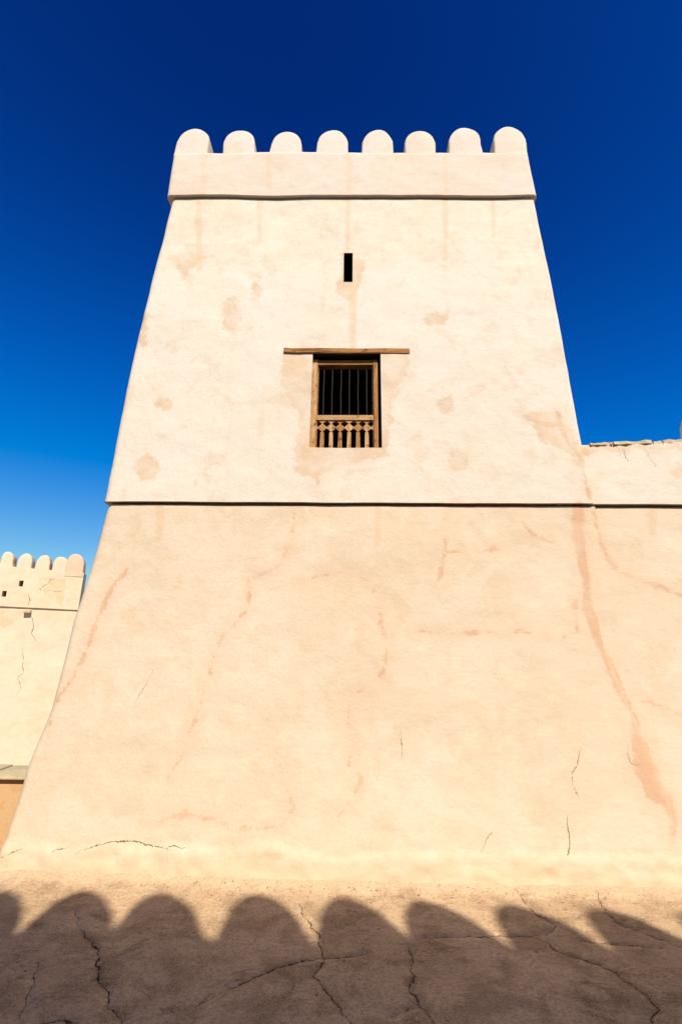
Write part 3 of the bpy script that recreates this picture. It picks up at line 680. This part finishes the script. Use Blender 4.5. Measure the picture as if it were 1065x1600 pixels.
# fretted balusters, side by side; their notched edges leave diamond and arrow openings
sp = (cw(252, 1050)[0], cw(784, 1050)[0]); pitch = (sp[1] - sp[0]) / 5; hw = pitch / 2
zz = lambda zy: cw(520, zy)[1]
prof = [(957, 1.0), (995, .10), (1034, 1.0), (1050, 1.0), (1088, .10), (1102, .42), (1290, .47)]
def baluster(lh, rh, seed, cut_l=None, cut_r=None):
    rs = random.Random(seed); T = 0.013
    jl = [rs.uniform(-.03, .03) for _ in prof]; L = []; Rr = []
    for k, (zy, h) in enumerate(prof):
        z = zz(zy) - zz(1290); e = 0.012 if h == 1.0 else 0
        L.append((-hw * lh if cut_l is not None else -hw * (h - e + (jl[k] if 0 < k < 6 and h < 1 else 0)), z)); Rr.append((hw * rh if cut_r is not None else hw * (h - e - (jl[k] if 0 < k < 6 and h < 1 else 0)), z))
    bm = bmesh.new(); m = len(prof)
    fr = [[bm.verts.new((x, 0.052 * z, z)) for x, z in L], [bm.verts.new((x, 0.052 * z, z)) for x, z in Rr]]
    bk = [[bm.verts.new((x, 0.052 * z + T, z)) for x, z in L], [bm.verts.new((x, 0.052 * z + T, z)) for x, z in Rr]]
    for k in range(m - 1):
        bm.faces.new((fr[0][k], fr[0][k + 1], fr[1][k + 1], fr[1][k])); bm.faces.new((bk[0][k], bk[1][k], bk[1][k + 1], bk[0][k + 1]))
        bm.faces.new((fr[0][k], bk[0][k], bk[0][k + 1], fr[0][k + 1])); bm.faces.new((fr[1][k], fr[1][k + 1], bk[1][k + 1], bk[1][k]))
    for k in (0, m - 1): bm.faces.new((fr[0][k], fr[1][k], bk[1][k], bk[0][k]))
    bmesh.ops.recalc_face_normals(bm, faces=bm.faces[:]); me = bpy.data.meshes.new('baluster'); bm.to_mesh(me); bm.free(); return me
zb0 = zz(1290) + .002
for k in range(6):
    o = link('baluster', baluster(1, 1, k), M['wood_pale'] if k % 2 else M['wood_v'], win)
    o.location = (sp[0] + pitch * k, float(g_shaft(zb0)) + INS + .02 + 0.003 * (k % 3), zb0)
for sgn, u, ed in ((-1, sp[0] - pitch, fl1), (1, sp[1] + pitch, fr0)):
    w_ = abs(ed - u) / hw
    me = baluster(w_ if sgn < 0 else 1, w_ if sgn > 0 else 1, 9, cut_l=1 if False else None)
    # half baluster fixed against the stile: trim what would lie beyond it
    for v in me.vertices:
        if sgn < 0: v.co.x = max(v.co.x, ed - u - .003)
        else: v.co.x = min(v.co.x, ed - u + .003)
    o = link('baluster', me, M['wood_pale'], win); o.location = (u, float(g_shaft(zb0)) + INS + .024, zb0)
# lintel plank let into the plaster over the opening
la, lb = cs(443.5, 549), cs(639.5, 550)
zt0, zb0_ = cs(540, 545.5)[1], cs(540, 552.6)[1]
lm = []
for z, dz in ((zb0_, 0), (zt0, 0)):
    for u, i, e in ((la[0], -0.022, 1), (lb[0], -0.016, -1), (lb[0], 0.25, -1), (la[0], 0.25, 1)):
        lm.append((u, float(g_shaft(z)) + i, z + (0.008 if e > 0 else -0.004)))
me = bevel_box(lm, 0.006)
lint = link('lintel', me, M['wood_h'], tower, smooth=40)
bm = bmesh.new(); bm.from_mesh(lint.data); bmesh.ops.subdivide_edges(bm, edges=[e for e in bm.edges if e.calc_length() > 0.6], cuts=24, use_grid_fill=True)
for v in bm.verts:
    q = np.array([[v.co.x * 7, v.co.y * 9, v.co.z * 9]]); v.co.z += 0.007 * float(vnoise(q, 4)[0]); v.co.y += 0.006 * float(vnoise(q, 14)[0]) if v.co.y < float(g_shaft(zt0)) + .05 else 0
bm.to_mesh(lint.data); bm.free()

# ------------------------------------------------------------ curtain wall running off to the right, flush with the tower
RW0 = float(sR(ZL0)) - 0.35
cw_o = TO + EU * 3.0 + EW * 0.0
curtain = empty('rampart', cw_o, -TH)
tag(curtain, 'plastered rampart joining the right side of the tower, ragged stone top', 'rampart')
def curtain_part(name, us, zf0, zf1, nz, g, off, mat, thick=0.55, apron=False, lo_ext=None):
    V = []; n = len(us); us = np.asarray(us)
    ts = np.linspace(0, 1, nz) if not apron else np.concatenate([np.linspace(0, .98, nz - 4), [.9885, .9912, .996, 1.0]])
    for t in ts:
        zs = zf0(us) + (zf1(us) - zf0(us)) * t
        fade = np.clip((us - us[0]) / 1.2, 0, 1)
        ws = g(zs) + off + relief(us, zs, 5)
        if apron:
            az = apron_z(us); ws = ws - 0.012 * np.clip((az - zs) / 0.05, 0, 1) - 0.016 * np.clip((az + .1 - zs) / 0.2, 0, 1) * fbm(np.stack([us * 9, zs * 0, zs * 13], 1), 4, 71)
        if apron: ws = ws + 0.07 * np.clip((zs - (zf1(us) - 0.034)) / 0.006, 0, 1)  # same added groove, shaped to darken the line below the ledge
        V.append(np.stack([us, ws, zs], 1))
    V = np.concatenate(V); Fc = [(r * n + i, r * n + i + 1, (r + 1) * n + i + 1, (r + 1) * n + i) for r in range(nz - 1) for i in range(n - 1)]
    b0 = len(V); bl = np.stack([us, np.full(n, 0.3 + thick + 0.3), zf0(us)], 1); bt = np.stack([us, np.full(n, 0.3 + thick + 0.3), zf1(us)], 1)
    V = np.concatenate([V, bl, bt]); tp = (nz - 1) * n
    for i in range(n - 1):
        Fc.append((tp + i, tp + i + 1, b0 + n + i + 1, b0 + n + i)); Fc.append((i, b0 + i, b0 + i + 1, i + 1)); Fc.append((b0 + i, b0 + n + i, b0 + n + i + 1, b0 + i + 1))
    Fc.append(tuple([r * n + n - 1 for r in range(nz)] + [b0 + 2 * n - 1, b0 + n - 1])); Fc.append(tuple([r * n for r in range(nz)] + [b0 + n, b0])[::-1])
    me = mesh_from(name, V - np.array([3.0, 0, 0]), Fc); P = V[:, [0, 2]]; rp, pt, st = marks(P)
    setattr_f(me, 'repair', rp); setattr_f(me, 'patch', pt); setattr_f(me, 'streak', st); setattr_v(me, 'crack', crack_field(P, WALL_CRACKS))
    return link(name, me, mat, curtain, smooth=50)
usr = np.concatenate([np.arange(RW0, 5.0, 0.028), np.linspace(5.0, 9.0, 14)])
curtain_part('base_wall', usr, z0f, lambda u: zledge(u) + 0.012, 110, g_base, 0.022, M['base'], apron=True)
tl, tr = cs(910, 694), cs(1065, 690); ctop = lin(tl, tr)
curtain_part('upper_wall', usr, lambda u: zledge(u) + 0.005 * vnoise(np.stack([u * 2, u * 0, u * 0], 1), 62), ctop, 36, lambda z: g_shaft(z), 0.020, M['shaft'])
# flat stones bedded along the broken top of that wall
rs = random.Random(21); u = float(sR(float(ctop(2.2)))) - 0.02
CS = [(922, 957, 5.5, 'slab2'), (958.5, 1019, 8.5, 'slab'), (1021, 1037, 6.0, 'slab'), (1038, 1100, 8.0, 'slab2')]
def stone(u0, u1, h, mat, seed):
    rr = random.Random(seed); bm = bmesh.new(); f = float(g_shaft(ctop(u0))) + 0.02
    N = 7; ring = []
    for i in range(N):
        t = i / (N - 1); uu = u0 + (u1 - u0) * t
        ring.append((uu, h * (0.75 + rr.uniform(-.2, .25)), rr.uniform(-.02, .012)))
    vb = []; vt = []
    for uu, hh, fw in ring:
        zb = float(ctop(uu)) - 0.01
        vb.append((bm.verts.new((uu - 3, f + fw - .004, zb)), bm.verts.new((uu - 3, f + .38, zb)))); vt.append((bm.verts.new((uu - 3, f + fw + .004, zb + hh + .01)), bm.verts.new((uu - 3, f + .38, zb + hh + .01))))
    for i in range(N - 1):
        bm.faces.new((vb[i][0], vb[i + 1][0], vt[i + 1][0], vt[i][0])); bm.faces.new((vt[i][0], vt[i + 1][0], vt[i + 1][1], vt[i][1]))
        bm.faces.new((vb[i][1], vt[i][1], vt[i + 1][1], vb[i + 1][1])); bm.faces.new((vb[i][0], vb[i][1], vb[i + 1][1], vb[i + 1][0]))
    for i in (0, N - 1): bm.faces.new((vb[i][0], vt[i][0], vt[i][1], vb[i][1]))
    bmesh.ops.recalc_face_normals(bm, faces=bm.faces[:]); bmesh.ops.bevel(bm, geom=bm.edges[:], offset=.004, segments=1, affect='EDGES')
    me = bpy.data.meshes.new('cap_stone'); bm.to_mesh(me); bm.free(); return link('cap_stone', me, M[mat], curtain)
for k, (a, b, h, mt) in enumerate(CS): stone(cs(a, 690)[0], cs(b, 690)[0], h * 0.0052, mt, 30 + k)
um = cs(1102, 687)[0]
for k in range(3):
    me = merlon_mesh(.42, .46, .36, 60 + k); n = len(me.vertices)
    setattr_f(me, 'repair', [1.0] * n); setattr_f(me, 'patch', [1.0] * n); setattr_f(me, 'streak', [0.0] * n); setattr_v(me, 'crack', np.tile([1., -1., 0.], (n, 1)))
    o = link('merlon', me, M['parapet'], curtain, smooth=40); uu = um + .21 + k * .66
    o.location = (uu - 3, float(g_shaft(ctop(uu))) + .03, float(ctop(uu)) + .04)

# ------------------------------------------------------------ far battlemented wall on the left, beyond the terrace
FA = D2R(19); FD = Vector((math.cos(FA), math.sin(FA), 0)); FN = Vector((-math.sin(FA), math.cos(FA), 0))
d0 = ray(56, 950); FP = CAMP + d0 * (17.0 / d0.y)
far_o = Vector((FP.x, FP.y, -3.0))
def cf_(px, py):
    d = ray(px, py); t = (FP - CAMP).dot(FN) / d.dot(FN); p = CAMP + d * t; return (p - far_o).dot(FD), p.z + 3.0
far = empty('battlement', far_o, FA)
tag(far, 'distant cream battlement wall with loopholes, seen past the left edge of tower', 'battlement')
fz_led = lin(cf_(2, 947.5), cf_(112, 953)); fz_top = lin(cf_(24, 886), cf_(82, 891))
fe = cf_(131, 900)[0]; fs = cf_(-160, 900)[0]
H1, H2 = cf_(34, 912), cf_(7.5, 928)
def far_wall():
    hs = [(h[0] - .065, h[0] + .065, h[1] - .10, h[1] + .10) for h in (H2, H1)]
    us = sorted(set(np.round(np.concatenate([np.arange(fs, fe, .07), [fe]] + [[h[0], h[1]] for h in hs]), 5)))
    ztop = float(fz_top(cf_(50, 890)[0])); zled = float(fz_led(0))
    zs = sorted(set(np.round(np.concatenate([np.arange(0, ztop - .05, .07), [ztop], [zled - .008, zled + .008]] + [[h[2], h[3]] for h in hs]), 5)))
    us = np.array(us); zs = np.array(zs); U, Z = np.meshgrid(us, zs)
    out = np.where(Z > zled, -0.06, 0.0)
    ZZ = Z + np.where(Z > ztop - .4, fz_top(U) - ztop, 0) * np.clip((Z - ztop + .4) / .4, 0, 1)
    ZZ = ZZ + (fz_led(U) - zled) * np.clip(1 - np.abs(Z - zled) / .4, 0, 1)
    W = out + 0.03 * (Z - 4) / 4 + 2.0 * relief(U.ravel(), Z.ravel(), 9).reshape(U.shape)
    n = len(us); V = np.stack([U.ravel(), W.ravel(), ZZ.ravel()], 1); Fc = []
    inh = lambda i, r: any(h[0] - 1e-4 <= us[i] and us[i + 1] <= h[1] + 1e-4 and h[2] - 1e-4 <= zs[r] and zs[r + 1] <= h[3] + 1e-4 for h in hs)
    for r in range(len(zs) - 1):
        for i in range(n - 1):
            if not inh(i, r): Fc.append((r * n + i, r * n + i + 1, (r + 1) * n + i + 1, (r + 1) * n + i))
    V = list(map(tuple, V)); th = 0.6
    for h in hs:
        i0 = int(np.argmin(abs(us - h[0]))); i1 = int(np.argmin(abs(us - h[1]))); r0 = int(np.argmin(abs(zs - h[2]))); r1 = int(np.argmin(abs(zs - h[3])))
        loop = [(r0, i) for i in range(i0, i1)] + [(r, i1) for r in range(r0, r1)] + [(r1, i) for i in range(i1, i0, -1)] + [(r, i0) for r in range(r1, r0, -1)]
        ids = [r * n + i for r, i in loop]; b0 = len(V); k = len(ids)
        for q in ids: V.append((V[q][0] + 0.0, V[q][1] + th - .06, V[q][2] + .05))
        for a in range(k): Fc.append((ids[a], b0 + a, b0 + (a + 1) % k, ids[(a + 1) % k]))
        Fc.append(tuple(range(b0, b0 + k)))
    nz = len(zs); b0 = len(V)
    bk = [(fs, th, 0), (fe, th, 0), (fe, th, float(fz_top(fe))), (fs, th, float(fz_top(fs)))]; V += bk
    Fc.append((b0, b0 + 3, b0 + 2, b0 + 1)); Fc.append(tuple([(nz - 1) * n + i for i in range(n)] + [b0 + 2, b0 + 3]))
    Fc.append(tuple([r * n + n - 1 for r in range(nz)] + [b0 + 2, b0 + 1])[::-1]); Fc.append(tuple([r * n for r in range(nz)] + [b0 + 3, b0]))
    me = mesh_from('wall', V, Fc); A = np.array(V); P = A[:, [0, 2]]
    rj2 = random.Random(5)
    cr = [(jag([cf_(*p) for p in l], .12, .03, rj2), wv) for l, wv in (([(45, 928), (48, 938), (44, 948)], .012), ([(49, 960), (53, 980), (49, 990), (57, 1003)], .012), ([(34, 1010), (36, 1035), (38, 1050), (27, 1060), (33, 1075), (25, 1090)], .008), ([(93, 903), (79, 905), (77, 912), (60, 922), (57, 930)], .008), ([(62, 922), (100, 924)], .006))]
    setattr_v(me, 'crack', crack_field(P, cr)); setattr_f(me, 'repair', np.full(len(A), 1.)); setattr_f(me, 'streak', np.zeros(len(A)))
    pt = np.minimum(poly_sd(P, [cf_(*p) for p in ((0, 952), (42, 955), (20, 975), (0, 985))]), poly_sd(P, [cf_(*p) for p in ((60, 900), (105, 905), (100, 950), (70, 930))]))
    setattr_f(me, 'patch', pt)
    return link('wall', me, M['far'], far, smooth=40)
far_wall()
FM = [(-23, 11.0, 861), (-50, 11.0, 859), (8.5, 10.5, 861.5), (37, 12, 864.5), (65.5, 11.5, 867)]
for k, (x, hw_, ty) in enumerate(FM):
    a, z = cf_(x - hw_, 890); b, _ = cf_(x + hw_, 890); uc = (a + b) / 2; zb = float(fz_top(uc)); zt = cf_(x, ty)[1]
    me = merlon_mesh(b - a, zt - zb, .5, 80 + k, archp=.95, bev=.05); n = len(me.vertices)
    setattr_f(me, 'repair', [1.0] * n); setattr_f(me, 'patch', [1.0] * n); setattr_f(me, 'streak', [0.0] * n); setattr_v(me, 'crack', np.tile([1., -1., 0.], (n, 1)))
    o = link('merlon', me, M['far'], far, smooth=40); o.location = (uc, -.012, zb)
for k, (x0, x1, ty, wo_, mt) in enumerate(((81, 108, 869.5, .0, 'far'), (103, 132, 865.5, -.03, 'pinkmerlon'))):
    a = cf_(x0, 890)[0]; b = cf_(x1, 890)[0]; uc = (a + b) / 2; zb = float(fz_top(uc)) - .12; zt = cf_((x0 + x1) / 2, ty)[1]
    me = merlon_mesh(b - a, zt - zb, .5 + .02 * k, 90 + k, archp=.95, bev=.05); n = len(me.vertices)
    setattr_f(me, 'repair', [1.0] * n); setattr_f(me, 'patch', [1.0] * n); setattr_f(me, 'streak', [0.0] * n); setattr_v(me, 'crack', np.tile([1., -1., 0.], (n, 1)))
    o = link('merlon', me, M[mt], far, smooth=40); o.location = (uc, -.02 + wo_, zb)
# small stone spout below the ledge
sx, sz = cf_(44, 957)
sz += .03
V8 = [(sx - .11, -.16, sz - .05), (sx + .11, -.16, sz - .05), (sx + .13, .2, sz - .05), (sx - .13, .2, sz - .05), (sx - .09, -.16, sz + .03), (sx + .09, -.16, sz + .03), (sx + .1, .2, sz + .10), (sx - .1, .2, sz + .10)]
link('spout', bevel_box(V8, .015), M['slab'], far)

# ------------------------------------------------------------ low ochre parapet at the edge of the terrace
def zcast(px, py, Y):
    d = ray(px, py); t = Y / d.y; return CAMP + d * t
LY = 5.0
pt_ = zcast(15, 1211, LY); zt_ = pt_.z; pe = zcast(30, 1211, LY).x
low = empty('low_parapet', (pe - 1.5, LY + .3, 0.0)); tag(low, 'low ochre terrace parapet capped with greenish stone slabs beside tower foot', 'parapet')
xr = 1.5 + 0.5
me = bevel_box([(-3.5, -.3, -.1), (xr, -.3, -.1), (xr, .10, -.1), (-3.5, .10, -.1), (-3.5, -.28, zt_ - .036), (xr, -.28, zt_ - .036), (xr, .08, zt_ - .036), (-3.5, .08, zt_ - .036)], .02)
link('wall', me, M['orange'], low, smooth=40)
xx = -3.5; k = 0; rs = random.Random(4)
while xx < xr:
    L = min(rs.uniform(1.3, 1.9), xr - xx + .01); y0 = -.33 + rs.uniform(-.015, .015); zt2 = zt_ + rs.uniform(-.01, .008)
    me = bevel_box([(xx + .004, y0, zt_ - .034), (xx + L - .006, y0, zt_ - .034), (xx + L - .006, .12, zt_ - .034), (xx + .006, .12, zt_ - .034), (xx + .006, y0, zt2), (xx + L - .006, y0 + .01, zt2), (xx + L - .006, .12, zt2), (xx + .006, .12, zt2)], .012)
    link('coping_slab', me, M['slab'], low, smooth=40); xx += L; k += 1

# ------------------------------------------------------------ battlement behind the camera: its merlons shade the foreground
PK = [(-12, 1405), (122, 1404), (250, 1407), (390, 1408), (530, 1414), (658, 1418), (800, 1425), (942, 1432)]
VL = [(165, 1468), (322, 1486), (482, 1488), (655, 1497), (822, 1505), (1000, 1515)]
G = [Vector((*gcast(*p), 0.0)) for p in PK]; Gv = [Vector((*gcast(*p), 0.0)) for p in VL]
xs = np.array([g_.x for g_ in G]); ysl = np.array([g_.y for g_ in G]); sl_, ic = np.polyfit(xs, ysl, 1)
BD = Vector((1, sl_, 0)).normalized(); BN = Vector((-BD.y, BD.x, 0))      # BN points towards the tower
BO = Vector((0, -1.75, 0))
def to_wall(g_):
    t = (BO - g_).dot(BN) / SD.dot(BN); p = g_ + SD * t; return (p - BO).dot(BD), p.z
pk = [to_wall(g_) for g_ in G]; vl = [to_wall(g_) for g_ in Gv]
wall_h = float(np.mean([v[1] for v in vl])) - 0.03
print('battlement merlons', [(round(a, 2), round(b, 2)) for a, b in pk], 'valley', [(round(a, 2), round(b, 2)) for a, b in vl])
bat = empty('shading_battlement', (BO.x, BO.y, 0), math.atan2(BD.y, BD.x)); bat.name = 'courtyard_battlement'
tag(bat, 'merlon topped courtyard battlement casting the scalloped shadow across the terrace floor', 'battlement')
Tt = 0.30
us = np.linspace(-7.5, 9.5, 60); V = []; Fc = []
for u in us:
    h = wall_h + .01 * math.sin(u * 3); V += [(u, Tt / 2 + .12, 0), (u, Tt / 2, h), (u, -Tt / 2, h), (u, -Tt / 2 - .12, 0)]
for i in range(len(us) - 1):
    for a in range(3): Fc.append((4 * i + a, 4 * i + a + 1, 4 * i + 5 + a, 4 * i + 4 + a))
Fc += [(0, 3, 2, 1), tuple(4 * (len(us) - 1) + q for q in (0, 1, 2, 3))]
bw = link('wall', mesh_from('wall', V, Fc), M['plain'], bat)
bm = bmesh.new(); bm.from_mesh(bw.data); bmesh.ops.recalc_face_normals(bm, faces=bm.faces[:]); bm.to_mesh(bw.data); bm.free()
per = (pk[-1][0] - pk[0][0]) / (len(pk) - 1)
allm = [(pk[0][0] - per * k, pk[0][1]) for k in range(5, 0, -1)] + pk + [(pk[-1][0] + per * k, pk[-1][1]) for k in range(1, 7)]
for k, (u, zt) in enumerate(allm):
    me = merlon_mesh(per * .93, zt - wall_h, Tt - .02, 120 + k, archp=1.9 * (zt - wall_h) / (per * .93), bev=.04, taper=.012)
    o = link('merlon', me, M['plain'], bat, smooth=40); o.location = (u, -Tt / 2 + .01, wall_h - .01)

# ------------------------------------------------------------ grit lying along the foot of the wall
rs = random.Random(17); V = []; Fc = []
for _ in range(620):
    u = rs.uniform(-3.2, 3.2); w_ = -abs(rs.gauss(0, .10)) - .02; s = abs(rs.gauss(0, .0035)) + .0016
    if rs.random() > .35 + .65 * (u + 3.2) / 6.4: continue
    p = TO + EU * u + EW * w_; b0 = len(V)
    for dx, dy, dz in ((1, 0, 0), (0, 1, 0), (-1, 0, 0), (0, -1, 0), (0, 0, 1), (0, 0, -1)):
        V.append((p.x + dx * s * rs.uniform(.7, 1.5), p.y + dy * s * rs.uniform(.7, 1.3), 0.026 * max(0, 1 + w_ / .2) + 0.004 + s * .3 + dz * s * rs.uniform(.6, 1)))
    Fc += [(b0 + a, b0 + b, b0 + c) for a, b, c in ((0, 1, 4), (1, 2, 4), (2, 3, 4), (3, 0, 4), (1, 0, 5), (2, 1, 5), (3, 2, 5), (0, 3, 5))]
gr = link('grit', mesh_from('grit', V, Fc), M['grit']); tag(gr, 'loose grit and crumbs of plaster along the tower foot', 'grit', kind='stuff')
